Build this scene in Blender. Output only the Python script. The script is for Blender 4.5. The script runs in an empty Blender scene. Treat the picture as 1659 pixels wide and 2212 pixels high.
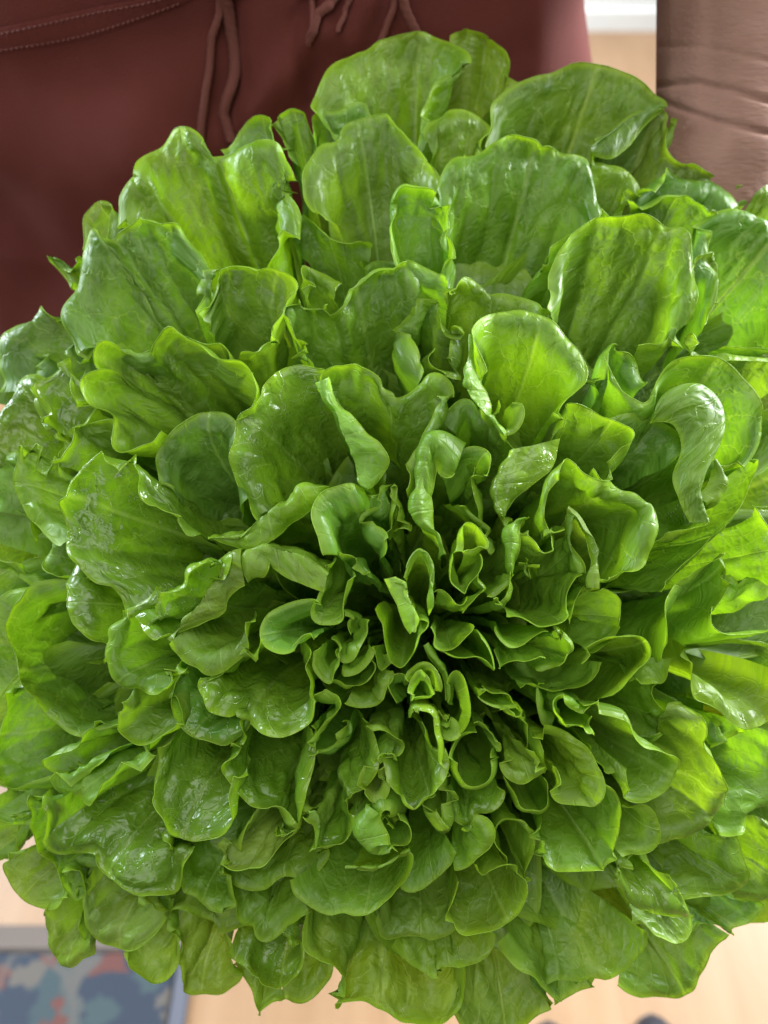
import bpy, bmesh, math, random
import numpy as np
from mathutils import Vector, Matrix
from mathutils.bvhtree import BVHTree

sc = bpy.context.scene
R = math.radians
# ------------------------------------------------------------------ camera
CAM_Z, PITCH, FOC = 1.20, 48.0, 1640.0
cd = bpy.data.cameras.new('camera'); cam = bpy.data.objects.new('camera', cd)
sc.collection.objects.link(cam); sc.camera = cam
cam.location = (0, 0, CAM_Z); cam.rotation_euler = (R(90 - PITCH), 0, 0)
cd.sensor_fit = 'HORIZONTAL'; cd.sensor_width = 7.0; cd.lens = 7.0 * FOC / 1659.0
cd.clip_start = 0.01; cd.clip_end = 60
cd.dof.use_dof = True; cd.dof.focus_distance = 0.338; cd.dof.aperture_fstop = 1.25
# ------------------------------------------------------------------ world, lamps, exposure
w = bpy.data.worlds.new('World'); sc.world = w; w.use_nodes = True
w.node_tree.nodes['Background'].inputs[0].default_value = (0.86, 0.93, 1.0, 1)
w.node_tree.nodes['Background'].inputs[1].default_value = 0.12
def lamp(name, loc, target, size, power, col):
    l = bpy.data.lights.new(name, 'AREA'); l.shape = 'RECTANGLE'; l.size, l.size_y = size
    l.energy = power; l.color = col
    o = bpy.data.objects.new(name, l); sc.collection.objects.link(o)
    o.location = loc
    o.rotation_euler = (Vector(target) - Vector(loc)).to_track_quat('-Z', 'Y').to_euler()
    return o
lamp('window_light', (2.0, 1.15, 1.75), (0.05, .3, .95), (.9, 1.2), 235, (0.95, 0.98, 1.0))
lamp('side_window_light', (-1.9, 1.05, 1.75), (-.1, .3, .95), (0.8, 1.2), 120, (0.80, 0.90, 1.0))
lamp('back_floor_fill', (0.9, 3.3, 2.6), (0.7, 3.6, 0), (1.2, 1.0), 130, (1.0, 0.98, 0.95))  # added lamp pointing down, stands in for window light on the back floor
lamp('room_light', (-0.5, -1.5, 1.9), (0, .2, .9), (1.2, 1.2), 24, (1.0, 0.97, 0.92))
lamp('overhead_fill', (0.1, .0, 2.62), (0.1, .15, 0), (1.4, 1.4), 30, (1.0, 0.99, 0.96))  # added overhead panel in place of soft bounce off the ceiling
sc.view_settings.view_transform = 'Standard'; sc.view_settings.look = 'None'
sc.view_settings.exposure = -0.14; sc.view_settings.gamma = 1.0
sc.cycles.use_denoising = True
sc.cycles.max_bounces = 10; sc.cycles.diffuse_bounces = 4; sc.cycles.transmission_bounces = 8
sc.cycles.use_adaptive_sampling = True; sc.cycles.adaptive_threshold = 0.02

# ------------------------------------------------------------------ helpers
CM = Matrix.Translation((0, 0, CAM_Z)) @ Matrix.Rotation(R(90 - PITCH), 4, 'X')
CMn = np.array(CM)
def unproj(px, py, depth):
    """head-on coordinates (1659 wide) plus a distance along the axis -> world"""
    px = np.asarray(px, float); py = np.asarray(py, float); d = np.asarray(depth, float)
    px, py, d = np.broadcast_arrays(px, py, d)
    p = np.stack([(px - 829.5) / FOC * d, -(py - 1106) / FOC * d, -d], -1)
    return p @ CMn[:3, :3].T + CMn[:3, 3]
def ray(px, py):
    o = unproj(px, py, 0.0); d = unproj(px, py, 1.0) - o
    return Vector(o), Vector(d).normalized()
def link(o, parent=None):
    sc.collection.objects.link(o)
    if parent is not None: o.parent = parent
    return o
def mesh_obj(name, verts, faces, mat=None, parent=None, smooth=True):
    me = bpy.data.meshes.new(name)
    verts = np.asarray(verts, np.float32)
    faces = [tuple(map(int, f)) for f in faces] if not isinstance(faces, np.ndarray) else faces
    if isinstance(faces, np.ndarray):
        n, k = faces.shape
        me.vertices.add(len(verts)); me.vertices.foreach_set('co', verts.ravel())
        me.loops.add(n * k); me.loops.foreach_set('vertex_index', faces.astype(np.int32).ravel())
        me.polygons.add(n); me.polygons.foreach_set('loop_start', np.arange(0, n * k, k, dtype=np.int32))
        me.polygons.foreach_set('loop_total', np.full(n, k, np.int32))
        me.update(calc_edges=True)
    else:
        me.from_pydata(verts.tolist(), [], faces); me.update()
    if smooth: me.polygons.foreach_set('use_smooth', [True] * len(me.polygons))
    if mat: me.materials.append(mat)
    return link(bpy.data.objects.new(name, me), parent)
def empty(name, loc):
    o = bpy.data.objects.new(name, None); sc.collection.objects.link(o); o.location = loc; o.empty_display_size = .05
    return o
def tag(o, label=None, cat=None, group=None, kind=None):
    for k, v in (('label', label), ('category', cat), ('group', group), ('kind', kind)):
        if v: o[k] = v
    return o
def grid_faces(nu, nv, off=0, close_u=False):
    u = np.arange(nu if close_u else nu - 1); v = np.arange(nv - 1)
    U, V = np.meshgrid(u, v, indexing='ij'); U2 = (U + 1) % nu
    return (np.stack([U * nv + V, U2 * nv + V, U2 * nv + V + 1, U * nv + V + 1], -1).reshape(-1, 4) + off)
def catmull(P, n, closed=False):
    """resample a polyline through its points, evenly by length"""
    P = np.asarray(P, float)
    Q = np.vstack([2 * P[0] - P[1], P, 2 * P[-1] - P[-2]])
    out = []
    for i in range(1, len(Q) - 2):
        p0, p1, p2, p3 = Q[i - 1], Q[i], Q[i + 1], Q[i + 2]
        t = np.linspace(0, 1, 14, endpoint=False)[:, None]
        m1 = (p2 - p0) * .5; m2 = (p3 - p1) * .5
        L = np.linalg.norm((p2 - p1)[:2]) + 1e-6
        for m in (m1, m2):
            k = np.linalg.norm(m[:2]); 
            if k > L: m *= L / k
        out.append((2*t**3-3*t**2+1)*p1 + (t**3-2*t**2+t)*m1 + (-2*t**3+3*t**2)*p2 + (t**3-t**2)*m2)
    out = np.vstack(out + [Q[-2][None]])
    d = np.concatenate([[0], np.cumsum(np.linalg.norm(np.diff(out[:, :2], axis=0), axis=1))])
    s = np.linspace(0, d[-1], n)
    return np.stack([np.interp(s, d, out[:, k]) for k in range(out.shape[1])], -1)
def tube(pts, rad, nseg=8, flat=1.0, up=None):
    """verts, quad faces of a tube along 3-D points"""
    P = np.asarray(pts, float); n = len(P); rad = np.broadcast_to(rad, n)
    T = np.gradient(P, axis=0); T /= np.linalg.norm(T, axis=1)[:, None] + 1e-12
    a = np.array([0, 0, 1.0]) if up is None else np.asarray(up, float)
    N = np.cross(T, a); N /= np.linalg.norm(N, axis=1)[:, None] + 1e-9
    Bn = np.cross(T, N)
    th = np.linspace(0, 2 * math.pi, nseg, endpoint=False)
    V = P[None] + rad[None, :, None] * (np.cos(th)[:, None, None] * N[None] + flat * np.sin(th)[:, None, None] * Bn[None])
    return V.reshape(-1, 3), grid_faces(nseg, n, close_u=True)
class Nz:
    """seeded smooth value noise, 2-D"""
    def __init__(s, seed): s.g = np.random.RandomState(seed).rand(64, 64)
    def __call__(s, x, y):
        xi = np.floor(x).astype(int); yi = np.floor(y).astype(int); fx = x - xi; fy = y - yi
        fx = fx*fx*(3-2*fx); fy = fy*fy*(3-2*fy); g = s.g; m = 63
        return ((g[xi & m, yi & m]*(1-fx)+g[(xi+1) & m, yi & m]*fx)*(1-fy) + (g[xi & m, (yi+1) & m]*(1-fx)+g[(xi+1) & m, (yi+1) & m]*fx)*fy)*2-1
def cells(x, y, seed):
    """F1 and F2 of jittered-grid feature points"""
    rs = np.random.RandomState(seed); jx = rs.rand(32, 32); jy = rs.rand(32, 32)
    xi = np.floor(x).astype(int); yi = np.floor(y).astype(int)
    f1 = np.full(x.shape, 9.); f2 = np.full(x.shape, 9.)
    for a in (-1, 0, 1):
        for b in (-1, 0, 1):
            X, Y = xi + a, yi + b
            d = np.hypot(X + jx[X & 31, Y & 31] - x, Y + jy[X & 31, Y & 31] - y)
            f2 = np.minimum(f2, np.maximum(f1, d)); f1 = np.minimum(f1, d)
    return f1, f2
def mat_new(name):
    m = bpy.data.materials.new(name); m.use_nodes = True
    nt = m.node_tree
    return m, nt, nt.nodes, nt.links, nt.nodes['Principled BSDF']
def simple_mat(name, col, rough=.6, bump=0, scale=200, spec=.4, var=.12):
    m, nt, N, L, b = mat_new(name)
    b.inputs['Roughness'].default_value = rough; b.inputs['Specular IOR Level'].default_value = spec
    tc = N.new('ShaderNodeTexCoord'); nz = N.new('ShaderNodeTexNoise'); nz.inputs['Scale'].default_value = scale; nz.inputs['Detail'].default_value = 5
    L.new(tc.outputs['Object'], nz.inputs['Vector'])
    mx = N.new('ShaderNodeMix'); mx.data_type = 'RGBA'
    mx.inputs[6].default_value = (*[c * (1 - var) for c in col], 1); mx.inputs[7].default_value = (*[min(1, c * (1 + var)) for c in col], 1)
    L.new(nz.outputs['Fac'], mx.inputs[0]); L.new(mx.outputs[2], b.inputs['Base Color'])
    if bump:
        bp = N.new('ShaderNodeBump'); bp.inputs['Strength'].default_value = bump; bp.inputs['Distance'].default_value = .002
        L.new(nz.outputs['Fac'], bp.inputs['Height']); L.new(bp.outputs['Normal'], b.inputs['Normal'])
    return m

# ------------------------------------------------------------------ leaf material
def leaf_material(name, wet=0.0):
    m, nt, N, L, b = mat_new(name)
    def math_(op, a, c=None, clamp=False):
        n = N.new('ShaderNodeMath'); n.operation = op; n.use_clamp = clamp
        for i, v in enumerate((a, c)):
            if v is None: continue
            if isinstance(v, (int, float)): n.inputs[i].default_value = v
            else: L.new(v, n.inputs[i])
        return n.outputs[0]
    def mix(f, a, c, mode='MIX'):
        n = N.new('ShaderNodeMix'); n.data_type = 'RGBA'; n.blend_type = mode
        for i, v in ((0, f), (6, a), (7, c)):
            if isinstance(v, tuple): n.inputs[i].default_value = (*v, 1)
            elif isinstance(v, (int, float)): n.inputs[i].default_value = v
            else: L.new(v, n.inputs[i])
        return n.outputs[2]
    def ramp(v, a, c, lo=0., hi=1.):
        n = N.new('ShaderNodeMapRange'); n.interpolation_type = 'SMOOTHSTEP'
        L.new(v, n.inputs[0]); n.inputs[1].default_value = a; n.inputs[2].default_value = c; n.inputs[3].default_value = lo; n.inputs[4].default_value = hi
        return n.outputs[0]
    uv = N.new('ShaderNodeUVMap'); uv.uv_map = 'metric'          # centimetres on the blade
    uv2 = N.new('ShaderNodeUVMap'); uv2.uv_map = 'blade'         # across, along
    sp = N.new('ShaderNodeSeparateXYZ'); L.new(uv2.outputs[0], sp.inputs[0])
    s_, t_ = sp.outputs[0], sp.outputs[1]
    info = N.new('ShaderNodeObjectInfo')
    at = N.new('ShaderNodeAttribute'); at.attribute_name = 'rim'; rim = at.outputs['Fac']
    # warp
    nz = N.new('ShaderNodeTexNoise'); nz.inputs['Scale'].default_value = 1.1; nz.inputs['Detail'].default_value = 3; L.new(uv.outputs[0], nz.inputs['Vector'])
    wv = N.new('ShaderNodeVectorMath'); wv.operation = 'MULTIPLY_ADD'
    L.new(nz.outputs['Color'], wv.inputs[0]); wv.inputs[1].default_value = (.5, .5, 0); L.new(uv.outputs[0], wv.inputs[2])
    def vor(scale, feat):
        v = N.new('ShaderNodeTexVoronoi'); v.feature = feat; v.inputs['Scale'].default_value = scale; L.new(wv.outputs[0], v.inputs['Vector']); return v.outputs['Distance']
    net1 = vor(.85, 'DISTANCE_TO_EDGE'); net2 = vor(2.3, 'DISTANCE_TO_EDGE')
    v1 = ramp(net1, 0.0, .07, 1, 0); v2 = ramp(net2, 0.0, .10, 1, 0)
    # side veins run outward from the midrib
    q = math_('SUBTRACT', math_('MULTIPLY', t_, 9.0), math_('MULTIPLY', math_('ABSOLUTE', s_), 9.0))
    q = math_('ADD', q, math_('MULTIPLY', nz.outputs['Fac'], 1.3))
    fr = math_('ABSOLUTE', math_('SUBTRACT', math_('FRACT', q), .5))
    side = ramp(fr, 0.0, .055, 1, 0)
    side = math_('MULTIPLY', side, ramp(math_('ABSOLUTE', s_), .30, .48, 1, 0))
    mid = ramp(math_('ABSOLUTE', s_), 0.002, .016, 1, 0)
    vein = math_('MAXIMUM', math_('MAXIMUM', math_('MULTIPLY', v1, .30), math_('MULTIPLY', side, .85)), math_('MULTIPLY', v2, .20))
    vein = math_('MAXIMUM', vein, math_('MULTIPLY', mid, 1.0))
    big = N.new('ShaderNodeTexNoise'); big.inputs['Scale'].default_value = .55; big.inputs['Detail'].default_value = 4; L.new(uv.outputs[0], big.inputs['Vector'])
    fine = N.new('ShaderNodeTexNoise'); fine.inputs['Scale'].default_value = 26; fine.inputs['Detail'].default_value = 5; L.new(uv.outputs[0], fine.inputs['Vector'])
    base = mix(ramp(big.outputs['Fac'], .32, .68), (.078, .170, .009), (.120, .240, .017))
    base = mix(1.0, base, info.outputs['Color'], 'MULTIPLY')
    base = mix(math_('MULTIPLY', vein, .38), base, (.25, .38, .09))
    base = mix(ramp(fine.outputs['Fac'], .35, .75, 0, .25), base, (.045, .13, .008))
    base = mix(ramp(rim, .0, 1.0, 0, .75), base, (.20, .335, .016))
    # small rusty scars, mostly near the edge
    sc_ = N.new('ShaderNodeTexNoise'); sc_.inputs['Scale'].default_value = 3.2; sc_.inputs['Detail'].default_value = 8; sc_.inputs['Roughness'].default_value = .7; L.new(uv.outputs[0], sc_.inputs['Vector'])
    scar = math_('MULTIPLY', ramp(sc_.outputs['Fac'], .64, .72), ramp(t_, .84, 1.0))
    base = mix(math_('MULTIPLY', scar, .7), base, (.20, .13, .05))
    spk = N.new('ShaderNodeTexVoronoi'); spk.inputs['Scale'].default_value = 1.6; L.new(uv.outputs[0], spk.inputs['Vector'])
    sps = N.new('ShaderNodeSeparateColor'); L.new(spk.outputs['Color'], sps.inputs[0])
    speck = math_('MULTIPLY', ramp(spk.outputs['Distance'], .03, .06, 1, 0), ramp(sps.outputs[0], .80, .82))
    base = mix(math_('MULTIPLY', speck, .8), base, (.035, .026, .014))
    L.new(base, b.inputs['Base Color'])
    h = math_('ADD', math_('MULTIPLY', ramp(net1, 0, .35), .9), math_('MULTIPLY', ramp(net2, 0, .30), .42))
    h = math_('ADD', h, math_('MULTIPLY', fine.outputs['Fac'], .06))
    h = math_('SUBTRACT', h, math_('MULTIPLY', mid, .5))
    h = math_('SUBTRACT', h, math_('MULTIPLY', side, .35))
    if wet:
        dv_ = N.new('ShaderNodeTexVoronoi'); dv_.inputs['Scale'].default_value = 7.5; L.new(wv.outputs[0], dv_.inputs['Vector'])
        dm = N.new('ShaderNodeTexNoise'); dm.inputs['Scale'].default_value = .8; L.new(uv.outputs[0], dm.inputs['Vector'])
        drop = math_('MULTIPLY', ramp(dv_.outputs['Distance'], .10, .38, 1, 0), ramp(dm.outputs['Fac'], .50, .60))
        h = math_('ADD', h, math_('MULTIPLY', drop, .8))
    bp = N.new('ShaderNodeBump'); bp.inputs['Strength'].default_value = .45; bp.inputs['Distance'].default_value = .0011
    L.new(h, bp.inputs['Height']); L.new(bp.outputs['Normal'], b.inputs['Normal'])
    wetn = N.new('ShaderNodeTexNoise'); wetn.inputs['Scale'].default_value = 1.4; wetn.inputs['Detail'].default_value = 3; L.new(uv.outputs[0], wetn.inputs['Vector'])
    L.new(ramp(wetn.outputs['Fac'], .42, .62, .52 - .14 * wet, .34 - .12 * wet), b.inputs['Roughness'])
    b.inputs['Specular IOR Level'].default_value = .36
    b.inputs['Coat Weight'].default_value = .0 + .35 * wet; b.inputs['Coat Roughness'].default_value = .09
    L.new(bp.outputs['Normal'], b.inputs['Coat Normal'])
    tr = N.new('ShaderNodeBsdfTranslucent'); 
    tcol = mix(1.0, base, (3.0, 2.8, .6), 'MULTIPLY')
    L.new(tcol, tr.inputs['Color']); L.new(bp.outputs['Normal'], tr.inputs['Normal'])
    ms = N.new('ShaderNodeMixShader'); ms.inputs[0].default_value = .30
    L.new(b.outputs[0], ms.inputs[1]); L.new(tr.outputs[0], ms.inputs[2])
    L.new(ms.outputs[0], N['Material Output'].inputs['Surface'])
    return m
LEAF = leaf_material('lettuce_leaf'); LEAF_WET = leaf_material('lettuce_leaf_wet', 1.0)
RIB = simple_mat('lettuce_rib', (.21, .35, .07), .4, .2, 300)
STEM = simple_mat('lettuce_stem', (.55, .62, .36), .45, .3, 90)

# ------------------------------------------------------------------ the lettuce
TILES = {'F': (0, 0, .5486), 'a': (0, 0, 1.0369), 'b': (1424, 0, 1.0369), 'c': (0, 900, 1.0369), 'd': (1424, 900, 1.0369),
         'e': (0, 1900, 1.0369), 'f': (1424, 1900, 1.0369), 'g': (0, 2932, 1.0369), 'h': (1424, 2932, 1.0369),
         'A': (1200, 1850, 2.07375), 'B': (1800, 1850, 2.07375), 'C': (1200, 2400, 2.07375), 'D': (1800, 2400, 2.07375),
         'E': (1200, 2950, 2.07375), 'G': (1800, 2950, 2.07375), 'H': (2224, 2000, 2.07375), 'I': (2224, 2600, 2.07375)}
def to_head(tile, P):
    x0, y0, k = TILES[tile]; P = np.array(P, float)
    P[:, :2] = (P[:, :2] / k + (x0, y0)) * .54861
    return P
CORE = np.array([905., 1400.])
def dome(x, y):
    r = np.hypot(x - CORE[0], y - CORE[1]) / 900.
    return .335 + .022 * r * r + .012 * np.clip((1400 - y) / 1300, 0, 1)
BASE = unproj(905, 1330, .455)
HEAD = empty('lettuce', BASE)
tag(HEAD, 'large open head of curly green lettuce held up in front of maroon trousers', 'lettuce')
TINT = {'p': (1.28, 1.20, 1.55), 'o': (1.15, .98, 1.5), 'y': (1.22, 1.12, .75), 'g': (.84, .95, 1.5), 'd': (.85, .88, 1.0), 'x': (1.25, 1.10, 1.5)}  # d is mostly shadow on the leaf, put into its colour
NREC = []
def leaf_points(txt):
    out = []
    for tok in txt.split():
        v = [float(q) for q in tok.split(',')]; out.append(v + [0.0] * (3 - len(v)))
    return out
def build_leaf(idx, tile, h, flags, th, crest, lip, filler=False):
    rng = random.Random(idx * 7 + 3); rs = np.random.RandomState(idx + 11)
    K = to_head(tile, crest); Tp = to_head(tile, [list(th) + [0]])[0, :2]
    per = np.linalg.norm(np.diff(K[:, :2], axis=0), axis=1).sum()
    n = int(np.clip(per / 5.0, 26, 170)); nv = 30
    if filler: n, nv = 26, 14
    K = catmull(K, n)
    Rl = catmull(to_head(tile, lip), n) if lip is not None else None
    c2 = K[:, :2].mean(0); r = np.hypot(*(c2 - CORE))
    # edge wave, running along the rim
    s = np.linspace(0, 1, n); nz1 = Nz(idx)
    wave = nz1(s * per / 115. + 3.1, s * 0 + .5) * np.interp(r, [150, 600], [2.0, 4.2]) 
    amp = .5 if 's' in flags else 1.0
    dk = dome(K[:, 0], K[:, 1]) - (h + K[:, 2] + wave * amp) / 1000.
    calm = np.interp(c2[1], [250, 420, 1780, 1950], [.55, 1, 1, .45])
    if 's' not in flags and not filler:
        pj = K[:, :2] - Tp; pj /= np.linalg.norm(pj, axis=1)[:, None] + 1e-6
        K[:, :2] += pj * (nz1(s * per / 42. + 91., s * 0 + 5.7) * np.interp(r, [150, 500], [1.8, 4.2]) * calm)[:, None]
    Kw = unproj(K[:, 0], K[:, 1], dk)
    length = np.linalg.norm(K[:, :2] - Tp, axis=1).mean() * .00021
    slope = np.interp(r, [0, 250, 500, 800], [2.2, 2.1, 1.6, 1.05]) * (1.6 if 'b' in flags else 1.0)
    dC = dk.mean() + min(length * slope, .076)
    kk = .70 if 'b' in flags else rng.uniform(.38, .56)
    if 'n' in flags: kk = .66
    if filler: kk = .35
    Cp = Tp + kk * (K[:, :2] - c2)
    Cw = unproj(Cp[:, 0], Cp[:, 1], dC + .35 * (dk - dk.mean()))
    Bdir = (c2 - CORE) / (r + 1e-6)
    a_ = (s - .5)[:, None] * np.array([-Bdir[1], Bdir[0]])[None] * 34
    deep = np.clip(.452 - .028 * (1 - r / 900.), .41, .46)
    Bp = np.array([905., 1350.]) + Bdir * 12 + a_
    Bw = unproj(Bp[:, 0], Bp[:, 1], max(deep, dC + .012))
    if 'L' in flags or Rl is not None:
        dr = dome(Rl[:, 0], Rl[:, 1]) - (h + Rl[:, 2] - 2.5 + wave * .4) / 1000.
        Rw = unproj(Rl[:, 0], Rl[:, 1], dr)
    tau = np.linspace(0, 1, nv)
    t = 1 - (1 - tau) ** 1.7 if not filler else tau
    T = t[None, :, None]
    P = (1 - T) ** 2 * Bw[:, None] + 2 * T * (1 - T) * Cw[:, None] + T ** 2 * Kw[:, None]
    # the blade arches: it rises to a crest short of the rim, then tips over
    low = np.clip((c2[1] - 1150) / 500., 0, 1)
    arch = rng.uniform(.16, .34 + .14 * low) * np.interp(r, [80, 400], [.6, 1.0]) * length
    if 'n' in flags: arch *= .15
    if 'b' in flags: arch *= -.6
    vw = P - np.array([0, 0, CAM_Z]); vw /= np.linalg.norm(vw, axis=2)[..., None]
    if Rl is None: P = P - vw * (arch * (np.sin(np.pi * T ** 2.6)))
    if Rl is not None:                                     # blade, then the rolled lip
        nl = 12; tl = np.linspace(0, 1, nl + 1)[1:][None, :, None]
        e = Rw - Kw; view = -np.array(CM.to_3x3() @ Vector((0, 0, -1)))
        lipP = Kw[:, None] + e[:, None] * tl + (np.linalg.norm(e, axis=1)[:, None, None] * .22) * (4 * tl * (1 - tl)) * .42 * view
        P = np.concatenate([P, lipP], 1)
    m = P.shape[1]
    # stretches of the margin roll in or back
    if Rl is None and not filler and 'n' not in flags:
        wr = np.clip(nz1(s * per / 150. + 71., s * 0 + 17.3) * 2.6, -1, 1)
        wr = wr * (.5 if 's' in flags else 1.0) * calm * np.clip(np.minimum(s, 1 - s) / .06, 0, 1)
        wr = np.where(wr > 0, wr * np.interp(r, [100, 500], [1.5, 2.3]), wr * 1.3)
        Lr = np.interp(r, [80, 300, 700], [.0025, .0050, .0085])
        bk = np.linalg.norm(P[:, -1:] - P, axis=2); u_ = np.clip(1 - bk / Lr, 0, 1)
        e = P[:, -1] - P[:, -7]; e /= np.linalg.norm(e, axis=1)[:, None] + 1e-9
        tg = np.gradient(P[:, -1], axis=0); nn_ = np.cross(tg, e); nn_ /= np.linalg.norm(nn_, axis=1)[:, None] + 1e-9
        vv = np.array([0, 0, CAM_Z]) - P[:, -1]; nn_ *= np.sign((nn_ * vv).sum(1))[:, None]
        tm = np.where(np.abs(wr) < .02, .02, wr); rho = Lr / tm; ang = tm[:, None] * u_
        P = P + e[:, None] * (rho[:, None] * np.sin(ang) - u_ * Lr)[..., None] + nn_[:, None] * (rho[:, None] * (1 - np.cos(ang)))[..., None]
    # metric blade coordinates
    du = np.concatenate([np.zeros((1, m)), np.cumsum(np.linalg.norm(np.diff(P, axis=0), axis=2), 0)], 0)
    du -= du[n // 2]
    dv = np.concatenate([np.zeros((n, 1)), np.cumsum(np.linalg.norm(np.diff(P, axis=1), axis=2), 1)], 1)
    tot = dv[:, -1:]; back = (tot - dv)                     # metres back from the rim
    ch = Kw[-1] - Kw[0]; 
    if np.linalg.norm(ch) < .35 * per * .0002: ch = Kw[n // 3] - Kw[2 * n // 3]
    ax_ = (Kw[n // 2] - Kw.mean(0)); ax_ = Kw[n // 2] - Bw[n // 2]; ax_ /= np.linalg.norm(ax_)
    ch = ch - ax_ * (ch @ ax_); ch /= np.linalg.norm(ch) + 1e-9
    U = (P - Kw[n // 2]) @ ch * 100; V = (dv.mean(0)[None] * .75 + dv * .25) * 100
    o_u, o_v = rs.rand(2) * 20
    # normals and relief
    gu = np.gradient(P, axis=0); gv = np.gradient(P, axis=1)
    Nn = np.cross(gu, gv); Nn /= np.linalg.norm(Nn, axis=2)[..., None] + 1e-12
    vd = np.array([0, 0, CAM_Z]) - P[n // 2, int(m * .8)]
    if (Nn[n // 2, int(m * .8)] @ vd) < 0: Nn = -Nn
    f1, f2 = cells(U / .92 + o_u, V / 1.05 + o_v, idx)
    dome_c = np.clip(1 - f1 * 1.25, 0, 1) ** 1.0
    blister = (np.clip(f2 - f1, 0, .35) / .35) * dome_c
    big = Nz(idx + 400)(U / 2.9 + o_u, V / 2.4 + o_v)
    medn = Nz(idx + 800)(U / 1.1 + o_u, V / 1.1 + o_v)
    ruff = (nz1(s * per / 62. + 31., s * 0 + 3.3) * .0042 * calm + nz1(s * per / 27. + 51., s * 0 + 13.3) * .0011) * (.45 if 's' in flags else 1.0) * np.interp(r, [100, 400], [.5, 1.0])
    fade = np.clip(back / .007, 0, 1) ** 1.2
    sm = .35 if 's' in flags else (.75 if Rl is not None else 1.0)
    rel = (blister * .0024 * sm + big * .0036 * (.5 + .5 * sm) + medn * .0010 * sm) * fade
    rel -= np.exp(-((s - .5)[:, None] / .035) ** 2) * .0012 * fade * (1 if 'M' in flags else .4)
    roll = (rng.uniform(-.0016, .0010)) * np.clip(1 - back / .009, 0, 1) ** 2 * (1 - np.clip(1 - back / .001, 0, 1))
    rel = rel + ruff[:, None] * np.exp(-back / .0095)
    P = P + Nn * (rel)[..., None]
    verts = P.reshape(-1, 3); faces = grid_faces(n, m)
    # the thick rounded margin of the blade
    rimline = P[:, -1]
    tv, tf = tube(rimline, 0.00027 * (0.8 + .5 * nz1(s * per / 40, s * 0 + 20.5)), 6)
    nb = len(verts)
    verts = np.vstack([verts, tv]); faces = np.vstack([faces, tf + nb])
    rima = np.clip(1 - back / .0042, 0, 1)
    rima = np.concatenate([rima.ravel() * .8, np.ones(len(tv))])
    S = np.repeat((s - .5)[:, None], m, 1); Tt = dv / tot
    uvm = np.concatenate([np.stack([U + o_u, V + o_v], -1).reshape(-1, 2), np.stack([np.tile(U[:, -1] + o_u, 6), np.tile(V[:, -1] + o_v, 6)], -1)])
    uvb = np.concatenate([np.stack([S, Tt], -1).reshape(-1, 2), np.stack([np.tile(s - .5, 6), np.ones(6 * n)], -1)])
    ob = mesh_obj('leaf', verts - BASE, faces, LEAF_WET if 'w' in flags else LEAF, HEAD)
    me = ob.data
    li = np.empty(len(me.loops), np.int32); me.loops.foreach_get('vertex_index', li)
    for nm, arr in (('metric', uvm), ('blade', uvb)):
        l = me.uv_layers.new(name=nm); l.data.foreach_set('uv', arr[li].astype(np.float32).ravel())
    a = me.attributes.new('rim', 'FLOAT', 'POINT'); a.data.foreach_set('value', rima.astype(np.float32))
    col = np.array([1., 1., 1.])
    for f in flags:
        if f in TINT: col = col * np.array(TINT[f])
    young = np.interp(r, [0, 450, 900], [1.12, 1.04, .96])
    col = col * np.array([young * 1.02, young, .95]) * (1 + (rs.rand(3) - .5) * .12)
    ob.color = (*col, 1)
    if 'M' in flags:
        i0 = n // 2; j = np.where((Tt[i0] > .35) & (Tt[i0] < .97))[0]
        line = P[i0, j] - Nn[i0, j] * .00015
        rr = np.interp(Tt[i0, j], [.35, .55, .97], [.0011, .0009, .0001])
        mv, mf = tube(line, rr, 8)
        rb = mesh_obj('midrib', mv - BASE, mf, RIB, ob)
    return ob
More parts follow.
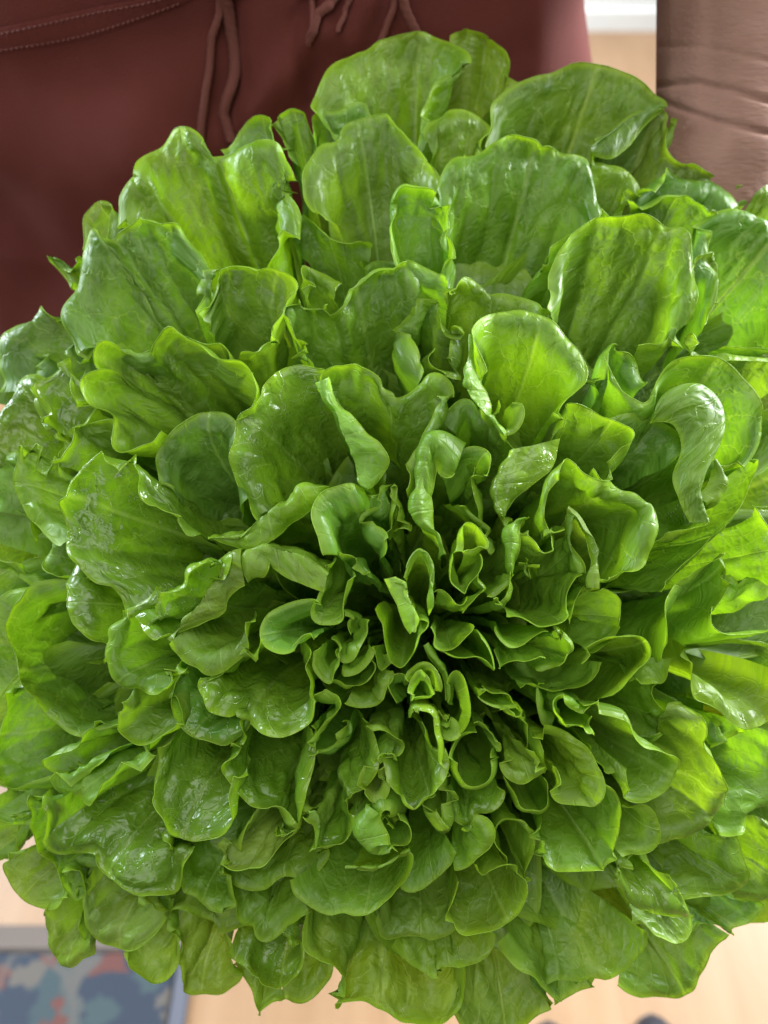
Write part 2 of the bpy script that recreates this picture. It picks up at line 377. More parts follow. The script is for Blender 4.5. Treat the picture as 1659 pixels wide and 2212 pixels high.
LEAVES = '''a 0 yM 960,1060: 540,940 478,880 468,800 500,740 562,695,4 580,640 650,560 710,518 780,525 850,565,-2 890,605,-9 930,612,-7 980,585 1060,562,5 1130,578,6 1180,635,4 1192,700 1178,780,-4 1200,850 1190,930 1150,1000 1100,1055
a -10 o 480,1000: 350,1000 345,880 370,840 410,822 455,840 450,900 440,980
a -12 - 380,1120: 330,1040 280,1050 240,1035 205,1025 210,1065 240,1115 300,1150
c 1 gM 680,430: 600,515 480,520 340,480 270,430 248,360 262,290 300,210 330,120 345,60 372,0,3 420,30 475,50,-5 510,10,-2 540,-13 590,-50 640,-65,4 690,-50,5 750,10,2 790,60 830,120 865,150 850,250 800,340
c 4 o 900,480: 800,340 805,290 830,230 870,160 920,130 1000,118,3 1090,130 1160,170 1210,220 1220,260 1180,330 1150,440 1060,470 990,510
c 5 nM 800,775: 680,850 600,900 510,905 465,870 485,800,-3.6 465,745,-1.2 400,705,1.2 345,660,4.8 340,615,5.4 375,587,5.4 430,592,3.0 500,622,-1.8 545,640,-7.2 500,600,-4.8 430,578,-1.2 392,555,1.8 385,520,4.2 400,475,6.0 440,460,6.0 480,475,2.4 530,520,-3.6 585,535,-7.8 610,530,-6.6 640,470,-1.2 675,420,4.8 720,430,5.4 800,450,4.8 860,485,4.8 930,530,5.4 1000,570,5.4 1050,620,4.8 1050,690,3.0 1010,740 970,775
c -4 o 900,600: 700,430 780,445 850,462 910,460 965,490 1000,545 1040,600
c -1 gd 850,1180: 690,1080 670,970 665,890 700,825,2 770,778,4 850,757,4 915,757,2 955,800 960,900 985,1000 1000,1100
e 6 w 800,260: 640,450 560,510 500,540 470,470 440,425 360,385 300,320,3 262,260,4 255,150,4 250,50,4 250,3,4 285,-80,3 345,-132,2 400,-144 460,-127 510,-87 560,3,-2 610,70,-4 680,150,-4 760,205
e -2 p 300,60: 258,265 200,225 120,150 75,70 62,-40 68,-120 88,-150 130,-120 200,-75 240,-30
c -10 w 260,900: -60,1020 -60,800 0,680 60,620 120,605 160,640 190,760 260,840 240,930
c -2 wo 330,800: 170,790 160,740 135,680 145,630 190,570 245,530 265,590 310,650 345,690 320,750 280,830
c -2 - 450,930: 205,950 240,905 265,860 290,800 330,770 400,760 470,755 490,790 470,860
c -14 dg 330,600: 0,650 -20,470 20,420 80,360 140,325 200,315 245,325 260,420 320,480 370,520 330,640
c -18 dg 200,640: -60,700 -60,540 0,490 60,500 160,530 150,600 100,680
e -12 - 330,330: 280,420 210,390 170,320 168,240 185,170 260,200
e -20 p 200,480: -60,330 0,325 60,340 110,370 145,410 110,450 0,480
e -22 p 160,280: -80,210 -60,80 -10,20 50,40 90,90 150,160 190,200
c -16 p 160,1080: -60,1150 -60,960 0,930 60,950 70,1050 80,1100
e -5 w 520,520: 420,715 365,675 318,610,2 295,540,3 282,440,3 276,370 290,320 360,390
e 3 - 640,600: 500,530,2 460,590,4 430,650,5 425,740,5 450,800,4 510,852,3 590,860,2 690,858 720,760
e 8 w 860,500: 700,640 640,640 600,600 545,525,-4 600,565 625,560 635,500,2 660,440,3 715,385,3 770,310,3 830,270,2 875,280 888,330 850,400
e -10 db 470,760: 290,440 220,430,3 140,448,5 70,490,7 15,560,9 5,630,9 30,720,8 80,810,7 170,890,6 250,945,5 320,990,4 400,1000 490,960
e -18 p 420,1050: 240,1250 150,1273 60,1263 0,1220 -60,1100 -20,930 30,830 60,830 150,870 250,945
e -5 - 540,1080: 520,1010 440,1000 370,1005 300,1040 200,1080 175,1110 185,1150 240,1180 330,1160
e -2 - 690,800: 505,870 515,940 490,990 490,1020 540,1050 610,1065 680,1050 735,1020 735,940 700,870
e 3 wg 900,790: 720,740 690,780 675,830 700,910 740,980 790,1040 850,1060 920,1063 970,1040 1000,970 1000,900
e 9 w 1150,640: 1060,640 1010,710 930,760 830,800 820,830 838,880,2 860,930,2 930,950 990,942,-3 1030,985 1090,1020,3 1150,1030,3 1220,1000 1278,955 1295,890 1280,820,2 1240,750 1230,680
e 8 - 960,480: 1045,570 1020,620 980,690,2 920,740,3 855,775,3 800,755,2 740,710 695,655
e 9 o 1000,250: 690,648 740,580 800,505 850,440 905,360 950,300 990,285 / 695,650 780,600 870,570 930,530 945,470 980,430 1000,420
e 9 p 1250,230: 1005,410 992,340 1005,290 1050,265 1120,265 1200,290 1290,340 1340,380 / 1040,405 1080,385 1100,320 1110,310 1150,365 1200,395 1260,418 1325,440
e 6 y 1150,40: 850,225 930,205 1000,190 1050,150 1110,108 1190,75 1250,25 1340,15 / 855,230 900,255 985,283 1060,255 1150,215 1230,160 1300,100 1345,60
A 8 g 630,900: 535,850 500,790 440,745 380,715,-1 290,722,3 215,700,4 180,640,5 155,540,5 120,450,5 100,370,5 108,290,5 160,215,4 240,165,4 300,135,4 370,120,3 430,140 480,175,-2 520,210,-4 600,170 660,110 650,190 610,290 500,350,-4 490,400,-4 530,460 600,500,2 640,560,2 630,680
A 2 w 720,620: 650,520 660,400 670,300 680,190 700,80 745,60 768,120 775,200 815,260 832,340 815,430 770,490
c 4 - 1640,1120: 1560,1000 1500,870 1420,780 1350,700,2 1312,630,4 1325,585,4 1370,555,4 1430,550,4 1490,568 1540,615,-1 1575,665,-4 1605,690,-5 1660,660,-1 1720,618,3 1770,600,5 1812,625,5 1820,670,4 1800,740 1765,800 1740,880 1690,970 1640,1060
c 10 p 1640,1100: 1310,620 1330,690 1370,750 1400,850 1445,920 1455,1030 1490,1062 / 1318,625 1380,700 1440,760 1500,840 1550,890 1590,960 1545,1050
c 0 w 1420,1050: 1130,1137 1060,1162 1010,1120 975,1060,3 955,980,4 950,900,5 965,810,5 1000,735,4 1055,655,3 1110,600,2 1170,572 1230,565 1300,600 1350,680
c -4 - 1520,660: 1290,610 1250,560 1190,490 1140,410,3 1105,340,5 1112,285,5 1150,260,4 1210,258 1270,266 1325,292,-4 1365,265 1400,215 1450,165,2 1510,135,3 1580,124,3 1640,132,3 1700,180,2 1745,240 1745,290 1710,340 1640,400,-3 1680,500 1740,590
c -8 y 1350,320: 1230,250 1200,200 1205,165 1240,150 1290,178 1350,210 1370,240
a -10 oM 1540,900: 1330,900 1275,840 1250,770 1252,690 1285,630 1320,590 1385,545,2 1425,490,2 1500,472,2 1580,468 1640,490 1690,545 1730,600 1770,660 1790,720 1780,800
a -16 d 1400,640: 1270,560 1278,500 1290,455 1350,450 1410,430 1470,400 1490,440 1500,480 1450,560
a -18 - 1250,720: 1180,640 1150,560 1118,490 1150,455 1200,438 1255,445 1280,480 1300,560 1310,640
a -22 g 1080,720: 900,610 950,570 1000,510 1050,483 1110,490 1130,530 1150,600 1100,650
a -13 yM 1630,600: 1290,470 1278,410 1290,350 1325,295 1385,238 1455,195 1540,163 1627,150 1680,140 1750,138,2 1810,150 1868,175,4 1903,210,6 1906,250,7 1870,285,5 1810,320,2 1770,400 1735,480 1745,560
b -22 y 450,520: 360,150 400,120 430,110 470,120 520,150,-4 560,155 590,180,3 620,220,3 632,270,2 610,330 560,400 530,450
b -10 y 360,660: 250,560 280,510 310,480 350,445,3 410,432,4 470,450,2 510,480 505,540 490,600 420,630
b -13 d 820,660: 505,600 505,540 520,460 550,410 620,350 700,315 780,295 850,265 920,255 1000,270 1080,300 1150,340 1200,385 1240,410 1235,440 1120,530 1000,640
b -13 do 1050,760: 940,600 1000,545 1100,475 1180,440 1240,430 1238,500 1245,580 1290,640 1350,655 1400,690 1440,720
b -7 d 1000,700: 935,590 1000,540 1080,490 1150,455 1232,430 / 945,640 1020,648 1080,605 1140,540 1225,445
b -5 - 560,1120: 325,1123 330,1000 315,920 305,850 325,780,3 335,720,3 380,660,3 440,620,2 500,600 560,570 640,545,2 700,550 740,590,-3 800,625,-1 870,630,3 920,650,4 960,700,2 990,780 1000,850 950,900 860,960 780,1030 720,1110
d -2 y 560,420: 330,270 325,230 360,200 430,195 490,205 540,240 600,256 660,272 720,310 770,340
d 1 - 1060,440: 775,320 795,240 805,160,2 815,90,3 850,30,3 890,-5,2 940,-40 990,-40 1060,-55,2 1120,-62,2 1180,-45 1240,0,-2 1300,0,3 1330,40,6 1348,130,7 1340,260,7 1320,380,5 1290,450 1240,480 1180,478 1130,480
d 10 ys 640,800: 480,640 465,560 450,480,3 445,420,4 480,375,3 540,345 620,330 700,340 770,370 830,430 885,490 912,550 900,600 860,660 835,710 820,760 780,750
d 12 p 640,700: 450,440 432,510 422,590 438,670 490,735 545,800 585,835 / 462,470 468,550 488,620 518,680 540,730 555,790 592,833
d 7 s 585,690: 560,700 545,760 575,825 600,835 635,810 650,745 620,705
d -4 gM 1390,440: 1380,380 1420,260 1440,130 1400,90 1395,0 1430,-48 1490,-78 1570,-85 1640,-70 1720,-30 1800,100 1800,300 1720,490 1600,487 1480,485
d -10 y 1370,400: 1330,340 1345,250 1350,150 1375,110 1440,110 1430,200 1420,300
d -3 p 1500,720: 1310,480 1330,430 1360,455 1400,485 1500,490 1600,488 1700,495 1700,620
d 3 s 1300,900: 985,525 1010,600 1055,660,2 1110,702,3 1155,718,3 1200,690,3 1220,620,4 1260,550,4 1320,515,3 1380,508,2 1450,525 1520,570 1580,630 1625,710 1645,800 1630,870 1580,930 1510,970 1460,965 1435,930
d -2 g 1020,720: 940,640 930,560 950,480 985,430 1030,423 1062,440 1090,510 1130,580 1158,630
d 11 s 1250,1000: 1190,775 1215,715 1255,668 1310,640 1360,635 1420,662 1462,712 1476,775 1462,850 1425,930 1385,1000 1370,1070 1380,1130 1415,1200 / 1180,800 1215,790 1245,790 1270,800 1285,820 1300,850 1305,890 1295,930 1280,970 1270,1010 1275,1050 1290,1090 1310,1140 1340,1200
d 5 g 1080,960: 1000,800 1060,782 1130,785 1190,790 1240,800 1285,835 1305,890 1290,960
f 6 w 1250,120: 1360,60 1395,110 1418,165 1370,205 1300,240 1235,252 1190,235
d 2 y 1500,1050: 1440,940 1470,1000 1460,1060 1430,1105 1395,1125 / 1420,950 1425,1010 1410,1060 1380,1090 1375,1110
f -1 s 1150,300: 1230,455 1270,440 1320,380 1400,300 1470,225 1540,150 1590,80 1615,0 1622,-80 1600,-115 1550,-60
d 7 s 870,990: 790,850 800,760 825,715 865,705,2 920,730 980,765 1050,785,3 1100,810,4 1118,840,4 1100,890,2 1050,950 1010,985 950,975
d 8 pw 700,1180: 620,905 575,990 548,1070 552,1130 575,1180 600,1200 / 790,860 770,950 720,1010 670,1070 630,1120 605,1195
B 11 - 1010,400: 840,430 790,540 712,605 650,500 622,390,2 635,240,3 672,110,3 740,0 880,-95 960,-50,2 1060,30,3 1200,110,3 1380,200 1500,205,2 1620,240,4 1659,290,4 1620,440,3 1560,640,3 1500,800,2 1400,930 1290,990 1190,955 1120,880
B 10 o 1000,800: 900,300 980,350 1060,450 1130,550 1150,640 1135,750 1115,850 1110,960 / 890,310 950,370 1000,460 1030,560 1060,680 1085,760 1095,850 1100,965
B 8 - 900,900: 925,370 910,450 900,550 910,630 950,720 1000,790 1018,840 / 935,375 945,470 965,560 990,640 1010,720 1015,780 1020,845
D 8 s 620,-240: 1018,-300 970,-262 930,-180 915,-90 920,10,2 932,60,3 895,115,3 820,152,3 730,172,2 640,160 540,128 440,92 395,72
D 3 - 960,-220: 1105,-180 1125,-160 1090,-80 1030,20 980,80 930,120
H -5 p 150,820: 240,620 330,660 420,700 470,760 475,850 470,950 470,1000 380,1080 250,1160 200,1180
D 3 - 600,330: 650,492 720,465 790,465 860,483,2 930,468,3 985,410,4 1015,340,4 1005,260,4 970,205,4 920,168,4 865,175,3 825,205
D 6 s 520,250: 295,330 315,430 330,510 400,488 480,462 560,455 640,432 720,400
D 7 s 480,110: 300,140 340,220 400,280,2 450,300,2 520,290 620,250 700,210 740,180
D 8 sb 1120,560: 1000,420 1040,350 1130,290 1220,235 1320,195,3 1420,180,4 1490,203,5 1548,265,6 1570,340,6 1535,425,5 1470,490,4 1390,570,3 1300,655,2 1190,740
D -2 p 700,480: 500,610 600,620 690,635 780,655 880,665 970,660 1080,600 1160,520 1200,440
D 6 - 180,600: 190,640 215,700 270,745 340,775 430,785 500,795
D 4 y 330,820: 215,600 290,638 370,660 445,690 495,760 535,830 555,885
D 5 p 430,750: 345,800 370,860 420,905 480,920 520,880 525,810
D 4 - 590,880: 515,900 520,970 548,1060 575,1150 620,1240 680,1370 665,1240 660,1100 640,1000
D 11 p 1140,870: 1090,800 1010,788 950,760,2 890,728,3 830,727,3 780,752,3 752,810,3 760,870,2 800,945 850,1000 920,1032 985,1040 1060,1025 1105,985 1115,920
I 7 s 250,560: 220,690 260,760 300,840 350,910 430,890 490,865 480,930,2 480,1000,3 500,1070,3 540,1115,3 600,1145,3 660,1150,3 740,1112,2 820,1060 870,1000 910,920,2 935,870,3 900,830,3 800,760,3 690,690,4 640,630,4 600,540,4 560,460,4 520,430,4 400,400,4 280,375,4 150,365,4
I -4 - 480,350: 790,190 805,300 825,430 850,560 855,660 845,715 790,690 700,620
I -2 p 640,-20: 840,20 830,120 790,180 700,200 600,215 550,180 500,140
I -1 o 900,900: 830,340 900,343,3 970,360,5 1040,400,6 1105,455,7 1170,530,7 1225,610,7 1265,710,7 1295,810,7 1307,950,6 1307,1100,5 1300,1200,3 1240,1310 1120,1430 940,1510 740,1590 520,1640
H 5 s 1120,1150: 780,1220 755,1120 770,1010,2 790,900,3 810,790,3 860,710,2 920,620 1020,550 1120,460 1200,370 1260,305 1320,340 1355,400,2 1350,500 1320,590,-2 1260,690,-3 1200,780,-2 1185,860 1210,930,2 1260,970,3 1350,960,3 1450,940,3 1560,925,3 1659,930,3 1750,930,3
I 4 ys 1350,-150: 950,-50 1000,150 1080,300 1190,345 1270,385 1330,440,2 1400,512,3 1480,557,3 1560,550,3 1650,510 1800,400 1850,200
H -3 p 1450,900: 1300,640 1340,560 1390,600 1440,640 1490,620 1540,580 1620,600 1720,640
H 3 w 1750,300: 1520,0 1505,60 1530,140 1555,220 1555,300 1550,420 1555,530 1580,600 1640,660 1700,690
I -8 - 1180,420: 1200,560 1240,640 1270,715 1300,730 1380,685 1440,630 1485,565
h -12 p 1500,0: 1430,330 1470,358 1530,358 1590,320 1659,295 1760,240 1780,0
h -11 - 1250,430: 1300,640 1370,622 1440,618 1500,612 1560,585 1580,535 1560,480 1545,410 1515,365 1460,370
h -16 - 1540,440: 1500,620 1560,635 1620,650 1680,645 1740,600 1720,400 1659,300
h -20 g 1380,680: 1340,760 1420,770 1522,779 1510,750 1580,725 1620,690 1640,655 1560,630
h -16 gM 1200,760: 1040,975 1080,1010 1130,1035 1200,1040 1300,1048 1340,1010 1380,950 1410,880 1420,850 1450,820 1480,790 1500,770
h -1 - 1220,660: 1100,730 1150,775 1200,805 1260,816 1310,800 1345,760 1350,710
h 4 pwM 1180,480: 1110,510 1060,515 1045,545 1070,610 1115,675 1180,715 1240,727 1300,712 1340,702 1325,650 1290,590 1250,535
h -9 pM 850,740: 545,800 600,880 680,960 770,1040 800,1050 745,995 790,962 870,970 940,962 1000,966,2 1060,940 1110,900 1150,840 1162,785 1130,740
h -16 g 840,930: 780,1060 850,1030 900,1000 955,990 960,970 880,970
h -13 g 560,860: 370,1040 385,1110 440,1190 560,1200 660,1141 720,1090 780,1060 700,1000
g -8 pM 1580,720: 1260,700 1245,780 1250,840 1300,875 1350,910 1378,955 1375,1010 1357,1062 1370,1080 1440,1068 1520,1080 1600,1112 1660,1140 1756,1148 1830,1128 1880,1080 1893,1000 1888,920 1840,860
h -4 y 330,760: 135,830 180,880 230,920 300,950 320,940 300,915,-2 350,905 430,912 490,890 530,840 540,780 480,760
h -5 o 230,580: 60,700 75,770 90,815 160,808 240,800 310,800 360,780 390,730 385,640
h 6 s 430,530: 395,560 378,650 360,710 370,750 410,780,2 470,783,2 540,770,2 600,740,2 650,700,2 685,640,2 692,590,2 670,540 620,505 570,498 520,515,-1 490,530,-2 470,490
h 6 - 390,410: 392,505 410,515 440,500 470,460 505,410 515,360 500,325 460,318 420,330
E 0 s 1000,600: 780,1130 830,1162 890,1165 970,1135 1060,1065 1140,995 1205,925 1240,840
g 3 s 1500,510: 1185,555 1200,610 1250,650 1310,685 1350,695 1400,685,-1 1450,697 1510,690 1570,655 1630,600 1680,545,2 1700,490,3 1695,450,3 1670,428,3
g 6 y 1560,560: 1410,500 1470,497 1544,500 1590,480 1640,442 1675,427 / 1420,512 1475,515 1550,512 1600,500 1640,480 1660,455
E 8 - 640,640: 610,600 570,540 555,480 590,425 650,398 720,410 758,460 745,520 700,560
E 7 sd 680,640: 690,810 780,830 860,802 910,740 918,660 890,580 830,530 770,515
E 10 p 720,700: 552,480 510,570 467,640 482,700 540,770 620,810 700,830 / 558,500 580,570 630,640 660,700 668,760 690,800 760,830
E 9 w 860,-150: 690,60 700,170 720,280 740,380 765,470,1 820,525,2 885,555,2 960,520,2 1030,445,2 1090,340,2 1125,225,2 1130,110 1110,10 1060,-65 1000,-140 935,-215
C 13 pw 980,1050: 890,860 885,800 900,775 960,788 1030,803 1085,850 1100,940 1102,1030 1125,1120 1140,1220 1138,1300
C 9 y 960,760: 850,600 855,530 900,480,2 960,450,3 1010,455,3 1060,510,3 1090,590,2 1090,660 1050,690
C 14 p 900,790: 868,740 870,660 895,580 930,520,2 960,515,2 990,560 1015,630 1045,690 980,705 910,745
C 15 s 820,-60: 570,0 600,60 640,120 650,200 655,300,-2 670,400,-3 700,460,-4 770,500,-5 830,480,-4 890,400,-3 920,330 950,230 1010,170 1020,130 950,90 900,95
C 20 p 900,-100: 740,-265 830,-230 850,-100 890,0 905,130 890,185 / 650,-250 700,-150 760,-50 790,50 820,130 870,190
A 14 p 950,1000: 815,880 830,770 870,690 930,632 985,650 1035,720 1060,810 1055,900 1050,1000 1050,1120 / 825,870 860,815 905,740 945,695 960,720 985,800 1000,880 998,960 992,1050 1005,1190
A 13 py 1290,720: 1220,690 1240,600 1265,510 1310,450 1380,460 1440,520 1475,600 1450,650 1380,690 1300,695
A 11 p 1300,650: 1190,690 1180,760 1195,860 1230,950 1300,1030 1350,990 1400,900 1410,800 1390,700
A 5 - 1150,60: 1260,340 1350,430 1440,500 1530,580 1605,710 1555,600 1508,520 1505,430 1490,320 1450,200 1430,80 1390,-20
d 8 p 300,1080: 240,1100 245,1020 255,930 275,870 320,845 370,862 420,885 / 275,1120 280,1040 285,960 300,925 325,960 335,1010 360,985
d 8 - 430,1010: 330,1010 360,980 400,940 440,895 490,900 525,945 540,1010 525,1032 490,1025 450,1000
A 10 p 1050,560: 975,-60 940,130 905,240 920,340 960,430 1040,490 1080,520 1130,620 1150,690 / 1030,-60 1040,60 1045,150 1060,280 1070,400 1078,480 1100,540 1130,600 1155,695
d -2 d 560,950: 340,790 360,740 420,690 470,740 540,800 620,860 700,880 770,850
C 7 p 140,850: 70,640 140,690 210,708 275,712 322,765,2 318,835,2 275,895,2 215,955,2 165,1025 110,1095 25,1165 22,1080 35,960
C 5 g 200,960: 25,1165 55,1210 130,1240 205,1235 275,1190 330,1110 335,1045 310,960
C 8 p 150,250: 108,300 105,400 102,470 135,540 185,592 220,590 258,515 298,450 295,375 260,300 215,252
e 8 g 1330,565: 1290,500 1220,505 1150,525 1090,555,2 1066,595,3 1072,645,3 1105,675,3 1160,692,3 1212,682,2 1255,650 1300,625
C 5 - 330,150: 280,330 310,410 355,415 405,380 460,300 520,190 525,80
C 3 p 420,330: 290,510 350,520 420,500 490,440 540,370 560,300
C 2 d 350,500: 190,610 260,620 335,645,2 400,620,2 470,590,2 530,530,2 552,475,2 535,440
C 4 - 520,600: 330,760 400,772 480,780 570,770 620,730,2 640,660 660,610 700,560 715,500
C 5 p 620,350: 555,300 565,400 575,480 610,525 650,525 690,480 660,380
C 3 d 800,720: 760,760 710,640 715,580 760,545 810,540 830,600
C 9 s 1210,880: 1175,760 1170,640 1180,560 1205,515 1250,502 1300,555,2 1340,660,3 1370,780,3 1375,870,3 1340,945,2 1280,1005
C 7 p 1100,700: 990,280 1040,360 1110,440 1160,520 1180,620 1185,740 / 1000,300 1030,390 1080,450 1130,540 1150,640 1160,740
C 7 y 1090,930: 1100,890 1120,860 1180,840 1212,845 1200,880 1150,915
C 7 p 1090,980: 1105,960 1150,925 1200,918 1230,950 1240,1010 1170,1030 1110,1000
C 7 o 540,1080: 500,960 560,940 620,935,2 690,960,2 750,1010,2 795,1070,2 795,1120 760,1170 700,1180 620,1200 570,1230
E 6 po 595,40: 560,150 510,250 460,320 457,350 500,390 560,412 612,388 650,330 664,245 650,190 625,110
E 8 p 640,60: 560,130 580,90 640,50 700,35 745,38 690,70 620,95
E 3 w 250,-150: 75,850 110,882,2 180,886,2 265,850,2 330,795,2 372,700,2 396,600,2 385,500 350,400 350,370,-1 440,335 475,290 530,210,2 555,100,2 545,0 500,-130 470,-250
E 6 p 60,760: 30,530 65,492 100,500 128,580 125,660 100,740 78,830 / 25,530 45,570 75,600 90,650 88,720 80,770 72,835
E -3 - 450,380: 380,500 400,545 450,546 510,530 550,470
g 2 w 850,-60: 680,-20 660,80 635,160,2 622,240,3 645,300,3 690,355,3 750,390,3 810,402,3 880,390,2 935,345 975,280 990,210 1010,120
g 3 w 1120,-150: 1000,-100 970,-20 945,40 935,100,2 960,160,2 1000,220 1040,265 1090,290 1130,300 1160,330 1180,370 1160,402 1200,370 1220,330 1225,230 1240,140 1255,60 1250,-50
g -1 po 1150,250: 1040,275 1000,340 940,420 885,485 920,515 980,528 1040,510 1100,480 1170,440 1220,400 1250,350 1258,300 1240,260
g -6 - 1150,400: 930,540 960,580 1010,600 1060,595 1120,550 1180,535 1240,545 1290,520 1320,470 1300,420
g -9 - 1080,500: 915,560 930,640 960,700 1010,740 1045,750,-2 1060,800 1100,800 1150,765 1165,740 1220,710 1260,680
g -3 w 520,180: 205,220 185,300 186,370 212,420,2 262,441 330,432 385,428 420,450 442,505 475,555 530,598,2 600,612,2 660,602,2 710,580 745,535 760,465 740,410 690,360
g 3 p 540,-40: 420,60 340,95 250,150 195,203 250,206 305,200 330,250 385,222 450,172 515,115 558,55 578,0
g -6 d 260,330: 190,210 130,205 95,220,2 78,270,3 85,330,2 120,400 170,455 185,480 220,540 280,600 320,640 310,580 280,520
g -14 p 190,430: 90,440 50,450 20,485 30,540 60,600 110,650 180,672 240,660 285,635 270,600
g -16 p 30,180: -60,330 0,350 60,362 85,360 95,300
g -20 p 0,340: -40,490 20,482 60,430 90,370
g -17 p 260,600: 175,680 180,760 195,830 215,880 240,920 265,930 310,910 370,860 400,830 360,780 330,700
g -10 po 440,500: 345,540 330,620 335,690 360,770 400,820 450,835 520,845 570,830 620,790 665,730 670,690 620,680 570,640
g -16 p 600,720: 510,850 530,900 580,945 640,970 690,955 730,900 740,830 720,770 690,740
g -14 p 600,560: 560,620 600,660 670,690 680,720 690,650 670,600
g -18 x 800,650: 690,760 740,800 745,900 765,960 770,1020 830,1028 900,1030 950,1000 975,950 950,880 940,800
g -7 p 350,410: 275,480 290,510 340,520 400,535 470,545 430,480
g -12 p 310,450: 275,500 290,570 325,620 345,560
g -6 - 850,400: 760,420 755,480 735,550 745,600 800,620 830,650 870,680 930,685 920,620 905,560 910,520
g -13 w 1060,740: 930,850 960,880 1000,900 1020,950 1060,990 1130,1015 1180,1000 1220,950 1230,880 1200,800 1150,780
g -20 - 1060,860: 950,900 980,960 1030,1020 1045,1070 1065,1100 1110,1060 1150,1030
g -19 - 1220,780: 1150,1030 1190,1050 1250,1050 1300,1010 1335,960 1340,900 1300,860
g -16 x 850,560: 690,690 740,670 800,690 860,740 900,780 1000,760 1020,730
G 3 s 470,850: 380,965 335,890 305,800,2 302,730,2 335,640,2 400,597,2 475,600 545,615 570,655 605,680,2 624,780,2 616,900,2 605,1000 598,1100 530,1030
G 8 sM 930,460: 680,640 655,720 650,790 670,860 670,920 720,970 800,1000 900,1010,2 1000,1008,2 1100,1015,2 1180,1012 1240,960 1300,930 1330,880 1315,820 1330,740 1355,660 1362,560 1345,460 1310,380 1250,310 1190,265
G 10 y 780,60: 630,-110 690,-130 780,-120 880,-80 960,-20,2 1030,40,3 1085,110,3 1125,185,3 1162,255,3 1178,330,3 1160,400,2 1110,440 1050,432 960,430 890,415 830,350 790,280 750,210 745,180
G 9 p 500,-60: 415,40 405,120 430,190 480,240 550,260 620,245 680,215 640,130 600,40 580,-20
G 5 sb 540,260: 380,220 395,290 430,360 450,430 480,500,2 540,545,3 610,555,3 680,570,3 740,540,3 775,480,3 765,410,2 730,340 700,240
E 8 sb 1400,-60: 1405,-130 1350,-100 1290,-60 1250,10 1215,90,2 1205,170,3 1230,250,3 1280,315,3 1350,343,3 1430,340,3 1510,300,3 1560,230,3 1568,130,3 1550,50 1540,0
E 4 w 1380,280: 1170,330 1210,400 1215,500 1240,580 1300,635 1340,600 1365,540,-1 1430,510 1500,490 1560,440 1590,380 1580,300
E 6 p 1120,160: 1150,190 1155,270 1160,370 1190,460 1200,560 1180,660 1135,740 1100,680 1050,610 1015,540 1030,460 1080,380
G 3 s 1330,650: 1340,880 1400,855 1450,835 1500,840 1570,825 1630,780 1655,720 1650,630 1620,550 1570,480 1500,445 1420,435 1350,440
A 5 p 330,700: 225,740 195,830 180,950 140,1060 92,1160 105,1222 180,1230 270,1215 300,1140 345,1060 385,970 420,870
C 4 - 320,100: 300,5 360,10 410,35 440,65 400,110 390,200
C 10 s 1350,250: 1105,345 1165,385 1235,412 1310,418 1400,405 1470,430 1525,485 1560,512 1545,400 1500,290 1420,180
C 12 - 1180,90: 1020,150 1060,210 1070,290 1110,310 1190,300 1270,240 1350,160 1365,120
B 10 - 350,960: 250,1025 300,990 370,920 430,830 465,900 470,990 440,1080 380,1150 330,1150 290,1090
B 10 p 520,700: 560,395 480,420 425,500 428,600 425,720 440,820 465,860 / 600,400 530,450 488,530 490,620 515,710 505,800 470,858
B 8 p 700,450: 520,480 530,560 590,610 640,660 690,705 745,715 810,690 835,610 830,480
B 7 - 570,860: 500,760 520,715 575,688 620,695 635,735 628,785 650,800 675,740
C 4 d 1480,900: 1380,960 1400,985 1480,1010 1550,1030 1585,1080 1580,1130 1555,1160
A 10 - 1380,980: 1275,1180 1270,1140 1320,1095 1400,1065 1480,1015 1512,960 1470,900 1410,850
A 11 - 1180,950: 1080,1020 1150,1040 1230,1085 1280,1090 1310,1040
D 1 - 820,700: 800,960 740,940 710,860 690,760 685,660 700,640
b -22 p 1290,720: 1235,560 1240,500 1280,495 1330,520 1355,560 1330,620 1320,660
b -22 g 1480,820: 1325,660 1330,610 1370,560 1420,535 1480,530 1520,560 1555,620 1590,680 1659,710 1720,760
b -12 g 1330,900: 1120,790 1160,740 1200,690 1250,685 1320,705 1380,730 1430,730 1490,770 1540,820 1565,850
b -8 - 1250,960: 1090,810 1150,790 1200,765 1290,752 1350,765 1400,800 1450,850 1450,880
b -14 y 1640,920: 1510,780 1560,760 1610,745 1680,740 1740,800
b -8 y 1000,860: 940,640 970,650 1020,660 1060,660 1100,685 1125,730 1115,780 1060,805
b -3 p 330,1080: 330,1160 230,1115 150,1060 110,975 82,890 85,810 115,765,2 170,748,2 230,746,2 275,768 308,810 310,890 325,980
a -12 d 1380,1100: 1200,960 1190,900 1230,880 1300,900 1400,950 1480,970 1520,1000
a -8 - 1560,1130: 1490,1060 1500,1030 1550,1015 1600,1040 1640,1060
d -12 d 260,560: 290,480 300,540 370,545 420,545 430,450 440,390 380,380 330,340 290,270
g -21 p 90,220: -140,260 -110,400 -50,480 5,492 50,450 90,390 130,330
'''
idx = 0
for ln in LEAVES.strip().splitlines():
    hd, pts = ln.split(':'); tile, h, flags, th = hd.split()
    th = [float(q) for q in th.split(',')]
    if '/' in pts:
        a, b = pts.split('/'); build_leaf(idx, tile, float(h), flags, th, leaf_points(a), leaf_points(b))
    else:
        build_leaf(idx, tile, float(h), flags, th, leaf_points(pts), None)
    idx += 1
